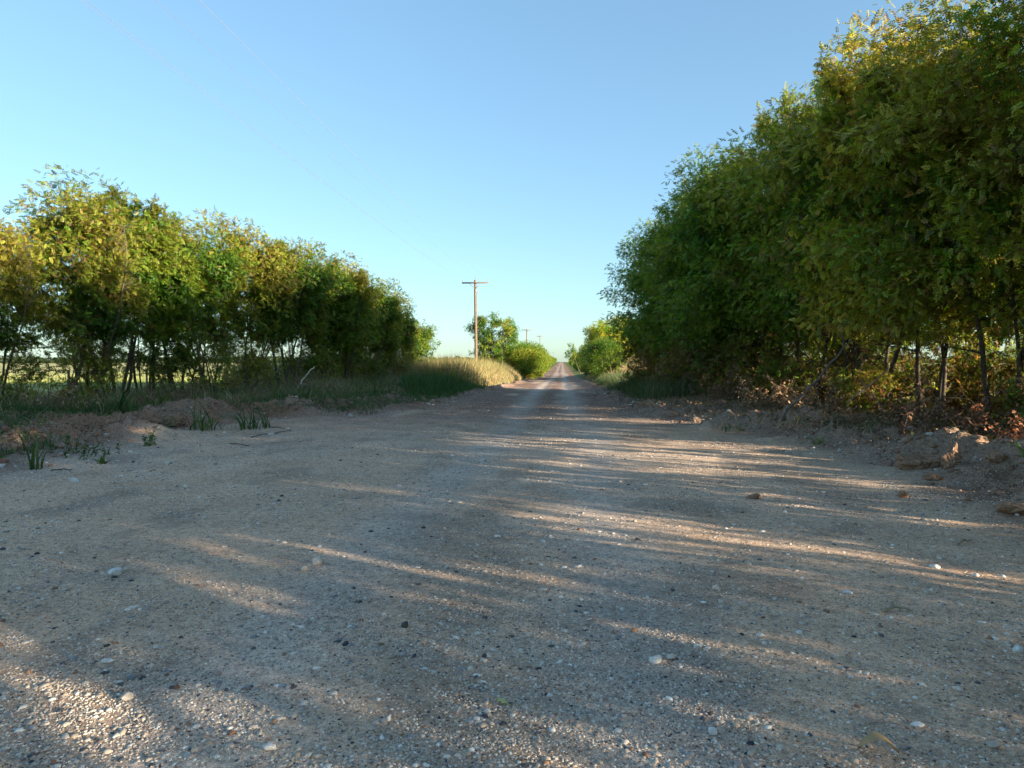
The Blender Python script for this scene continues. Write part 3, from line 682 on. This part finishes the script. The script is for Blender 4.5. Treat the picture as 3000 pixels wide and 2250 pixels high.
def area(n, x0, x1, y0, y1, r, cond=None, clump=None, cs=1.2, th=.5):
    x = r.uniform(x0, x1, n); y = r.uniform(y0, y1, n)
    dl, dr = outside(x, y); k = np.maximum(dl, dr) > .25
    if cond is not None: k &= cond(x, y, dl, dr)
    if clump is not None: k &= (fbm(x * cs, y * cs, 3, clump) + (r.random(n) - .5) * .15) > th
    x = x[k]; y = y[k]; return np.stack([x, y, height(x, y) - .02], -1)
def grass_obj(name, parts, label, cat, mat=None):
    mb = MB()
    for W, FF, cc in parts: mb.add(W, [FF], cc)
    return tag(mb.build(name, mat or M_grass, sm=False), label, cat, kind='stuff')
r = np.random.default_rng(31)
# shaded dark green grass on the left verge beyond the apron
P = area(52000, -15, -3.4, 23.5, 41, r, lambda x, y, dl, dr: (dl > .45 + .5 * noise(x, y, 3)) & (y > 26 + 3 * (noise(x * .4, y * .4, 6) - .5)) & (x > -.235 * y + 1.2 * (noise(x * .8, y * .8, 9) - .5)))
q = smooth(outside(P[:, 0], P[:, 1])[0], .8, 2.6); h = (.15 + .62 * q) * r.uniform(.5, 1.25, len(P))
a1 = blades(P, h, .014, .5, pal(len(P), r, GG + [(.10, .12, .05)], [4, 3, 3, 1]), r)
grass_obj('green_grass', [a1], 'tall dark green grass in shade on the left verge', 'grass')
# sunlit dry grass bank
P = area(90000, -22, -3.4, 42, 84, r, lambda x, y, dl, dr: (dl > .6 + .9 * noise(x * .5, y * .5, 4)))
q = smooth(outside(P[:, 0], P[:, 1])[0], .3, 3.0); h = (.25 + 1.55 * q * (.75 + .5 * noise(P[:, 0] * .3, P[:, 1] * .3, 9))) * r.uniform(.6, 1.2, len(P))
a1 = blades(P, h, .022, .35, pal(len(P), r, [(.36, .26, .13), (.42, .34, .15), (.22, .23, .06), (.30, .18, .10), (.15, .20, .04)], [4, 3, 3, 2, 2.5]), r)
tp = P[r.random(len(P)) < .35]; tp = tp + np.array([0, 0, 1.]) * 1.0 * (.25 + 1.0 * smooth(outside(tp[:, 0], tp[:, 1])[0], .3, 3.0))[:, None] * r.uniform(.6, 1.05, (len(tp), 1))
a2 = leaves(tp, np.tile([0, 0, 1.], (len(tp), 1)), .10, (LT1[0] * (1, .6, 1), LT1[1]), pal(len(tp), r, [(.40, .27, .17), (.34, .20, .14)], [1, 1]), r, 0, .3)
grass_obj('dry_grass', [a1, a2], 'tall sunlit tan and yellow grass around the first utility pole', 'grass')
# right verge grass
P = area(42000, 1.5, 9, 25, 60, r, lambda x, y, dl, dr: (dr > .5 + .6 * noise(x, y, 3)) & (dr < 6))
q = smooth(outside(P[:, 0], P[:, 1])[1], .4, 2.0); h = (.15 + .65 * q) * r.uniform(.5, 1.25, len(P))
a1 = blades(P, h, .015, .5, pal(len(P), r, GG + [(.20, .17, .09), (.16, .15, .08)], [3, 3, 2, 3, 2]), r)
grass_obj('verge_grass', [a1], 'grey green and tan grass on the right verge past the tall row', 'grass')
P = area(60000, 3.0, 26, 60, 100, r, lambda x, y, dl, dr: (dr > 1.0))
h = 1.15 * r.uniform(.5, 1.2, len(P)) * smooth(outside(P[:, 0], P[:, 1])[1], .5, 3)
a1 = blades(P, h, .03, .35, pal(len(P), r, [(.40, .28, .15), (.44, .34, .18), (.25, .24, .08), (.34, .20, .12)], [4, 3, 2, 2]), r)
grass_obj('tan_grass', [a1], 'tall tan grass on the sunlit rise right of the road', 'grass')
# undergrowth below the left row
P = area(85000, -18, -5, 9.5, 52, r, lambda x, y, dl, dr: (dl > 1.3 + 1.6 * noise(x * .9, y * .9, 14)) , None)
P = P[(P[:, 1] < 40) | (r.random(len(P)) < .6)]
h = (.14 + .50 * smooth(outside(P[:, 0], P[:, 1])[0], 1, 4)) * r.uniform(.3, 1.6, len(P))
pt = fbm(P[:, 0] * .8, P[:, 1] * .8, 3, 460) + (r.random(len(P)) - .5) * .22; h *= .42 + .85 * noise(P[:, 0] * 1.3, P[:, 1] * 1.3, 461) ** 2 * (1 + (r.random(len(P)) < .05))
cc_ = np.where((pt > .54)[:, None], pal(len(P), r, GG + [(.11, .15, .05)], [2, 3, 2, 2]), pal(len(P), r, GD + [(.26, .18, .10), (.16, .105, .06)], [3.5, 3, 2.5, 2, .7]))
a1 = blades(P, h, .014, 1.1, cc_, r)
grass_obj('undergrowth', [a1], 'tangled green and straw coloured undergrowth below the left row of trees', 'undergrowth')
# low creeping green patches on the left edge
P = area(110000, -13, -4.8, 8.5, 27, r, lambda x, y, dl, dr: dl > .15, 440, .6, .50)
P = P[r.random(len(P)) < .9]
a1 = blades(P, .12 * r.uniform(.3, 1.9, len(P)), .013, 1.1, pal(len(P), r, [(.05, .13, .025), (.08, .17, .03), (.035, .09, .02)], [1, 1, 1]), r, 2)
grass_obj('weed_patches', [a1], 'low green weeds in patches on the left road edge', 'weeds')
P = area(9000, 1.6, 6, 16, 30, r, lambda x, y, dl, dr: (dr > .3) & (dr < 2.2), 441, .5, .45)
a1 = blades(P, .10 * r.uniform(.3, 1.5, len(P)), .014, 1.1, pal(len(P), r, GG, [1, 1, 1]), r, 2)
grass_obj('verge_weeds', [a1], 'low green weeds on the right road edge before the tall grass', 'weeds')
# litter and brush below the right row
P = area(42000, 3.0, 13, 6, 38, r, lambda x, y, dl, dr: (dr > 1.3 + 1.1 * noise(x * .7, y * .7, 24)))
h = .32 * r.uniform(.2, 1.5, len(P))
a1 = blades(P, h, .009, 1.6, pal(len(P), r, GG + GD + [(.12, .075, .045)], [1, 1, 1, 1.5, 1.2, 3, 4]), r)
P = area(26000, 2.4, 13, 5.6, 38, r, lambda x, y, dl, dr: (dr > .7 + 1.0 * noise(x * .7, y * .7, 24)))
P[:, 2] += .03 + .35 * r.random(len(P)) ** 3 * smooth(P[:, 0], 5, 7)
a2 = leaves(P, r.normal(size=P.shape), .075, LT1, pal(len(P), r, [(.26, .17, .10), (.17, .10, .06), (.36, .27, .17), (.12, .14, .05)], [3, 3, 2, 1.5]), r, 0, 1)
grass_obj('leaf_litter', [a1, a2], 'dead leaves and straw heaped along the foot of the right thicket', 'litter', M_dead)
P = area(34000, -16, -5.5, 9.5, 26, r, lambda x, y, dl, dr: dl > .3, 450, 1.1, .44)
P[:, 2] += .025
a2 = leaves(P, r.normal(size=P.shape), .06, LT1, pal(len(P), r, [(.33, .19, .10), (.24, .14, .07), (.42, .31, .18), (.10, .13, .04)], [3, 3, 2, 1]), r, 0, 1)
grass_obj('fallen_leaves', [a2], 'fallen leaves strewn over the dirt bank on the left', 'litter', M_dead)
for k, (L, y) in enumerate([(-12.3, 15.6), (-11.4, 18.4), (-11.9, 21.5), (-11.3, 24.2)]):
    o = brush(L, y, .6, 1.0, 24, 500, ['straw coloured dead brush behind the left dirt bank near the photo edge', 'brown dead brush behind the tall left mound', 'tangled dry brush under the middle of the left row', 'grey brown dry brush right of the tangled one'][k], [(.34, .25, .14), (.22, .14, .08), (.30, .20, .11), (.2, .15, .1)][k], seed=20 + k); o['group'] = 'dead brush under the left row'
P = np.concatenate([area(9000, -13, -4.5, 8.5, 27, r, lambda x, y, dl, dr: (dl > .2) & (dl < 3.2), 471, 1.3, .47), area(9000, 2, 9, 6, 27, r, lambda x, y, dl, dr: (dr > .2) & (dr < 3.0), 472, 1.3, .45)])
a1 = blades(P, .22 * r.uniform(.3, 1.5, len(P)), .008, 1.9, pal(len(P), r, GD + GG + [(.30, .24, .15)], [3, 3, 2, 1.5, 1.5, 1, 3]), r, 4)
grass_obj('loose_straw', [a1], 'loose straw and thin grass matted over the dirt banks on both sides', 'straw')
# field crop
n = 60000; x = -18 - 110 * r.random(n) ** 1.5; y = 15 + 150 * r.random(n) ** 1.3
P = np.stack([x, y, height(x, y) - .02], -1)
a1 = blades(P, .22 * r.uniform(.5, 1.4, n), .035, .8, pal(n, r, [(.30, .36, .06), (.42, .42, .12), (.50, .43, .18)], [3, 2, 1]), r, 2)
n = 30000; x = 14 + 90 * r.random(n) ** 1.5; y = 2 + 110 * r.random(n); P = np.stack([x, y, height(x, y) - .02], -1)
a2 = blades(P, .25 * r.uniform(.5, 1.4, n), .04, .8, pal(n, r, [(.30, .36, .06), (.42, .42, .12), (.50, .43, .18)], [3, 2, 1]), r, 2)
grass_obj('field_grass', [a1, a2], 'short sunlit yellow green growth in the fields behind both tree rows', 'grass')

# individual grass tufts and weeds
def tuft(px, py, hpx, nb, label, wide=.022, lean=.8, cols=GG, dz=.1, name='grass_tuft', rad=.12, cat='grass tuft'):
    L, y = gp(px, py, dz); rr = np.random.default_rng(int(px * 3 + py)); n = nb
    P = np.stack([rr.normal(size=n) * rad, rr.normal(size=n) * rad, np.zeros(n) - .02], -1)
    h = hpx * y / 2000 * rr.uniform(.45, 1.1, n)
    W, FF, cc = blades(P, h, wide * rr.uniform(.6, 1.3, n)[:, None][:, 0], lean, pal(n, rr, cols, [1] * len(cols)), rr, 6)
    o = mk(name, W, [FF], M_grass, cc, sm=True); o.location = (L, y, hz(L, y)); return tag(o, label, cat, 'tufts of grass by the road')
tuft(8, 1382, 150, 11, 'tall green grass tuft cut by the left edge of the photo', .035, .55, dz=.05, rad=.06)
tuft(232, 1374, 70, 10, 'small spreading grass tuft on bare dirt at left', .03, 1.3, dz=0, rad=.03)
tuft(560, 1240, 130, 40, 'tall green grass tuft just right of the tall left mound', .028, 1.1, dz=.2, rad=.2)
tuft(700, 1242, 110, 46, 'leafy grass tuft standing right of the other one beyond the left mound', .028, 1.1, dz=.15, rad=.2)
tuft(290, 1215, 140, 34, 'long bladed grass tuft behind the left dirt bank', .035, .9, dz=.3)
tuft(420, 1205, 110, 26, 'arching green grass tuft between the two left mounds', .035, .9, dz=.3)
tuft(870, 1190, 60, 26, 'small pale green tuft under the left row', .03, .8, dz=.25)
tuft(1090, 1170, 60, 30, 'green grass tuft near the far end of the weedy left edge', .03, .7, dz=.15)
tuft(2935, 1366, 60, 9, 'small bright green sprout on the right bank', .022, .9, dz=.12, rad=.03, cols=[(.14, .25, .05), (.20, .30, .08)])
tuft(2375, 1288, 50, 14, 'small pale green sprout in front of the right thicket', .03, .9, dz=.05, rad=.05, cols=[(.14, .25, .05), (.30, .30, .14)])
tuft(2500, 1262, 60, 60, 'flattened grey green grass clump on the right bank', .02, 1.6, dz=.2, rad=.35, cols=[(.12, .17, .07), (.22, .22, .12), (.30, .25, .15)])
tuft(2300, 1240, 60, 90, 'flattened grass heap below the leaning branch', .02, 1.7, dz=.2, rad=.5, cols=[(.10, .16, .05), (.22, .22, .12), (.30, .25, .15)])
tuft(2140, 1235, 50, 60, 'low grass heap at the left end of the right bank', .02, 1.6, dz=.2, rad=.22, cols=[(.10, .16, .05), (.22, .22, .12), (.30, .25, .15)])
def weed(px, py, hpx, ns, label, dz=.05, nl=26, rad=.12):
    L, y = gp(px, py, dz); rr = np.random.default_rng(int(px + py * 7)); H = hpx * y / 2000
    root = empty('leafy_weed', (L, y, hz(L, y) - .01)); mb = MB(); PP = []; DD = []
    for k in range(ns):
        p, _ = curve(np.array([rr.normal() * rad, rr.normal() * rad, 0]), norm(np.array([rr.normal() * .35, rr.normal() * .35, 1])), H * rr.uniform(.5, 1.1), 5, .12, .05, rr)
        sb = MB(); tube(sb, p, np.linspace(.005, .002, 6), 4, (.10, .14, .04), cap=False); sb.build('stem', M_bark, root)
        u = rr.random(nl) * 4.9; i = u.astype(int); PP.append(p[i] * (1 - (u - i))[:, None] + p[i + 1] * (u - i)[:, None]); a = rr.uniform(0, 6.28, nl); DD.append(np.stack([np.cos(a), np.sin(a), a * 0 + .5], -1))
    PP = np.concatenate(PP); DD = np.concatenate(DD)
    W, FF, cc = leaves(PP, DD, .055, (LT1[0] * (1, .7, 1), LT1[1]), pal(len(PP), rr, [(.05, .12, .025), (.09, .17, .03)], [1, 1]), rr, 0, .3)
    mk('foliage', W, [FF], M_grass, cc, root, sm=False); return tag(root, label, 'weed', 'leafy weeds on the left road edge')
weed(215, 1345, 50, 9, 'low leafy weed patch behind the small spreading tuft', .05, rad=.2)
weed(385, 1310, 70, 8, 'upright light green weed on the dirt before the left mounds')
weed(120, 1330, 70, 8, 'bushy weed near the left edge of the photo', .08)
weed(455, 1270, 45, 4, 'tiny weed right at the foot of the tall left mound')
weed(950, 1200, 60, 16, 'dense green weed clump on the left road edge', .1, rad=.35)
weed(1050, 1205, 50, 16, 'dense green weed clump above the grey brown boulder', .1, rad=.35)

brush(7.0, 10.4, 1.3, 1.1, 26, 1700, 'rust red dead bush at the right edge behind the mound', (.34, .14, .07), seed=2)
brush(6.9, 12.2, 1.2, 1.1, 26, 1500, 'brown dead bush just left of the rust red one', (.26, .14, .08), seed=3)
brush(6.7, 14.2, 1.1, 1.2, 30, 1500, 'grey brown heap of dead brush behind the right bank', (.24, .15, .09), seed=4)
brush(6.4, 16.8, 1.0, 1.1, 26, 1200, 'dead brush with dry tan leaves under the leaning branch', (.36, .23, .13), seed=5)
brush(6.0, 19.6, 1.2, 1.1, 26, 1400, 'tan dead bush beside the bare dark trunk', (.42, .27, .15), seed=6)
brush(5.6, 22.6, .9, 1.2, 24, 1000, 'low brown brush left of the bare dark trunk', (.26, .16, .09), seed=7)
brush(5.3, 26.2, .8, 1.2, 24, 900, 'low brown brush near the far end of the right thicket', (.22, .14, .08), seed=8)
o = brush(-10.6, 27, .8, 1.2, 26, 700, 'brown dead brush under the left row near the pale bent branch', (.24, .15, .09), seed=9); o['group'] = 'dead brush under the left row'
o = brush(-9.6, 38, 1.0, 1.4, 28, 900, 'brown dead brush under the far part of the left row', (.20, .12, .08), seed=10); o['group'] = 'dead brush under the left row'

# fallen and leaning branches, twigs
def stick(name, pts, r0, r1, colr, label, forks=(), cat='branch', group=None):
    mb = MB(); pts = np.array(pts, float); n = len(pts)
    t = np.linspace(0, 1, n); tt = np.linspace(0, 1, 14); q = np.stack([np.interp(tt, t, pts[:, k]) for k in range(3)], -1)
    rr = np.random.default_rng(int(abs(pts[0][0]) * 91)); q[1:-1] += rr.normal(size=(12, 3)) * r0 * .5
    tube(mb, q, np.linspace(r0, r1, 14), 7, colr)
    for f in forks:
        f = np.array(f, float); tube(mb, f, np.linspace(r1 * 1.1, r1 * .3, len(f)), 5, colr)
    b = q[0].copy(); mb.V = [v_ - b for v_ in mb.V]
    o = mb.build(name, M_bark); o.location = b; return tag(o, label, cat, group)
def W3(px, py, d): return np.array([(px - 1646) * d / 2000, d, 1.5 - (py - 1060) * d / 2000])
a = W3(2278, 1212, 13.4); b = W3(2442, 1018, 13.2)
stick('leaning_branch', [a + (0, 0, -.1), a, (a + b) / 2 + (.03, 0, -.02), b], .035, .018, (.12, .10, .085), 'bare grey branch leaning up out of the right bank', [[b, W3(2440, 985, 13.2)], [b, W3(2466, 995, 13.1)]], group=None)
a = W3(2455, 1175, 12.6); b = W3(2560, 1085, 12.5)
stick('leaning_branch', [a, (a + b) / 2 + (.05, 0, .03), b], .016, .008, (.20, .15, .10), 'thin brown twiggy branch right of the bare leaning one', [[b, W3(2580, 1050, 12.4)]])
a = W3(2190, 1180, 21); 
a = W3(846, 1145, 24.5); b = W3(905, 1075, 25.5)
stick('bent_branch', [a, (a + b) / 2 + (.04, 0, .1), b], .035, .02, (.42, .36, .29), 'pale bent dead branch in front of the left row', [[W3(855, 1128, 24.6), W3(880, 1128, 24.3), W3(892, 1136, 24.2)]])
a = W3(0, 1218, 15.5); b = W3(60, 1244, 14.2)
stick('fallen_log', [a + (-.6, .2, .1), a, b], .06, .045, (.17, .13, .10), 'short brown log lying at the left edge of the photo', cat='log')
for k, (x0, y0, x1, y1, lab) in enumerate([(708, 1290, 755, 1278, 'left dark twig of two lying end to end on the road'), (782, 1276, 832, 1268, 'right dark twig of two lying end to end on the road'),
        (770, 1258, 812, 1262, 'dark twig lying just above the two end to end twigs'), (65, 1402, 135, 1398, 'brown twig on the left edge in front of the tufts'),
        (640, 1310, 700, 1316, 'short dark twig on the left gravel'), (2560, 1778, 2645, 1772, 'dry grass stem lying in a sunny streak far right'), (2760, 1580, 2800, 1565, 'pale curled straw on the right gravel')]):
    L0, d0 = gp(x0, y0); L1, d1 = gp(x1, y1); z0 = hz(L0, d0); z1 = hz(L1, d1)
    stick('twig', [(L0, d0, z0 + .012), ((L0 + L1) / 2, (d0 + d1) / 2 + .02, (z0 + z1) / 2 + .025), (L1, d1, z1 + .012)], .009, .005, (.07, .055, .045) if k < 5 else (.35, .28, .18), lab, cat='twig', group='twigs lying on the road')
# leaning tree at the left, bare lower trunk
a = W3(92, 1190, 19.5); mb = MB()
root = empty('leaning_tree', tuple(a)); rr = np.random.default_rng(8)
pts = np.array([(0, 0, -.2), (.25, 0, .3), (.62, .05, .85), (.72, .1, 1.35), (.45, .2, 2.1), (.3, .2, 3.2)]); tube(mb, pts, np.array([.10, .085, .075, .06, .045, .02]), 8, (.26, .19, .13))
p2 = np.array([(.70, .1, 1.3), (.95, .0, 1.9), (1.3, -.1, 2.6), (1.5, -.1, 3.4)]); tube(mb, p2, np.array([.05, .04, .03, .012]), 6, (.13, .10, .08))
mb.build('trunk', M_bark, root)
A = np.concatenate([np.linspace(pts[4], pts[5], 500), np.linspace(p2[2], p2[3], 500), np.linspace(pts[3], pts[4], 200)]); A = A + rr.normal(size=A.shape) * (.45, .45, .35)
W, FF, cc = leaves(A, rr.normal(size=A.shape), .2, LT9, leaf_colors(A, rr, 2, 4, .7), rr); mk('crown', W, [FF], M_leaf, cc, root, sm=False)
tag(root, 'crooked tree with pale bare trunk leaning right near the left edge', 'tree')
# leaves lying on the road
def fallen(px, py, wpx, colr, label, curl, ang):
    L, y = gp(px, py); s = wpx * y / 2000; mb = MB(); V_ = []; n = 9
    for i in range(n):
        t = i / (n - 1); wv = .34 * sin(pi * t ** .8) * (1 + .15 * sin(17 * t))
        for j in (-1, 0, 1): V_.append(((t - .5) * s, j * wv * s * .6, .008 + curl * s * sin(pi * t) + abs(j) * .08 * s))
    F_ = [[i * 3 + j, i * 3 + 3 + j, i * 3 + 4 + j, i * 3 + 1 + j] for i in range(n - 1) for j in (0, 1)]
    mb.add(np.array(V_), [np.array(F_)], colr); tube(mb, np.array([(.5 * s, 0, .01), (.62 * s, .01, .008)]), .0012, 4, colr)
    o = mb.build('fallen_leaf', M_dead); o.location = (L, y, hz(L, y)); o.rotation_euler = (0, 0, ang); return tag(o, label, 'leaf', 'single leaves lying on the road')
fallen(1470, 2078, 48, (.50, .54, .22), 'pale green leaf lying flat near the bottom centre', .05, -.7)
fallen(2556, 2185, 110, (.38, .28, .15), 'large curled brown leaf arched over the gravel at lower right', .35, -.1)
fallen(1944, 1732, 32, (.45, .42, .36), 'pale dry leaf right of centre in the road', .08, -.5)

# ------------------------------------------------------------------ utility poles and wires
def utility_pole(L, y, H, label, tilt=0., zb=None, full=True):
    z = hz(L, y) if zb is None else zb
    root = empty('utility_pole', (L, y, z - .05)); root.rotation_euler = (0, tilt, 0)
    mb = MB(); zz = np.linspace(0, H, 9); rr = np.random.default_rng(4)
    P_ = np.stack([np.sin(zz * .5) * .02, zz * 0, zz], -1); tube(mb, P_, np.linspace(.17, .105, 9), 12, (.19, .125, .08)); mb.build('post', M_wood, root)
    mb = MB(); box(mb, (0, -.14, H - .28), (2.44, .10, .12), (.14, .105, .08)); mb.build('crossarm', M_wood, root)
    for s_ in (-1, 1):
        mb = MB(); tube(mb, np.array([(s_ * .50, -.2, H - .36), (0, -.135, H - .84)]), .022, 5, (.15, .13, .12)); mb.build('brace', M_metal, root)
    for x_, zt in ((-1.12, H - .22), (1.12, H - .22), (.06, H - .02)):
        mb = MB(); yy = -.14 if abs(x_) > .5 else 0
        tube(mb, np.array([(x_, yy, zt), (x_, yy, zt + .14)]), .014, 6, (.2, .2, .2))
        tube(mb, np.array([(x_, yy, zt + .13), (x_, yy, zt + .15), (x_, yy, zt + .17), (x_, yy, zt + .19), (x_, yy, zt + .24), (x_, yy, zt + .27)]), np.array([.03, .055, .055, .035, .045, .02]), 10, (.28, .24, .2)); mb.build('insulator', M_metal, root)
    mb = MB(); box(mb, (.12, -.02, H - 1.2), (.30, .05, .05), (.12, .11, .10)); tube(mb, np.array([(.26, -.02, H - 1.18), (.26, -.02, H - 1.08)]), .035, 8, (.3, .28, .25)); mb.build('neutral_bracket', M_metal, root)
    if full:
        mb = MB(); tube(mb, np.array([(.115, -.07, H - 1.3), (.15, -.09, H * .5), (.18, -.11, .1)]), .008, 4, (.10, .09, .08)); mb.build('ground_wire', M_metal, root)
    return tag(root, label, 'utility pole', 'utility poles along the left side of the road')
POLES = [(-7.9, -30, 9.15), (-7.95, 63, 9.25), (-8.1, 156, 10.2), (-7.7, 247, 12.0), (-7.6, 600, 10.0)]
labs = ['utility pole standing behind the viewer on the left side', 'nearest wooden utility pole rising from the dry grass', 'second utility pole, showing above the rounded bush',
        'third utility pole, its tilted crossarm above the bush', 'farthest tiny utility pole by the end of the road']
tops = []
for k, (L, y, H) in enumerate(POLES):
    utility_pole(L, y, H, labs[k], [0, -.006, .01, -.02, 0][k], full=k < 2); tops.append((L, y, hz(L, y) - .05, H))
OFF = [(-1.12, -.14, .04), (.28, -.02, -1.07), (.06, 0, .25), (1.12, -.14, .04)]; WN = ['left outer', 'lower neutral', 'pole top', 'right outer']
SAG = [.85, .72, .85, .85]
mb_m = M_metal
for k in range(len(tops) - 1):
    for q in range(4):
        a = np.array(tops[k][:3]) + (OFF[q][0], OFF[q][1], tops[k][3] + OFF[q][2]); b = np.array(tops[k + 1][:3]) + (OFF[q][0], OFF[q][1], tops[k + 1][3] + OFF[q][2])
        t = np.linspace(0, 1, 50)[:, None]; p = a * (1 - t) + b * t; p[:, 2] -= SAG[q] * 4 * (t * (1 - t))[:, 0] * (1 if k < 3 else 2)
        mb = MB(); tube(mb, p - a, .0036 if q < 3 else .0045, 5, (.20, .21, .22) if q < 3 else (.26, .26, .28)); o = mb.build('overhead_wire', M_metal); o.location = a
        tag(o, f'{WN[q]} overhead wire, span {["running overhead to the nearest pole", "between the nearest and second poles", "between the second and third poles", "between the third and farthest poles"][k]}', 'wire', 'overhead wires')

# fence behind the left row
fx = -17.6; prev = None
fp = [(fx, y_) for y_ in np.arange(14, 82, 4.6)]
tp = empty('fence', (fx, 14, hz(fx, 14)))
for (x_, y_) in fp:
    mb = MB(); z = hz(x_, y_) - hz(fx, 14); box(mb, (x_ - fx, y_ - 14, z + .55), (.06, .06, 1.3), (.24, .2, .16)); mb.build('fence_post', M_wood, tp)
for hh in (.35, .62, .9, 1.15):
    mb = MB(); p = np.array([(x_ - fx, y_ - 14, hz(x_, y_) - hz(fx, 14) + hh) for (x_, y_) in fp]); tube(mb, p, .004, 4, (.3, .28, .26)); mb.build('fence_wire', M_metal, tp)
tag(tp, 'thin wire fence with posts behind the left row of trees', 'fence')
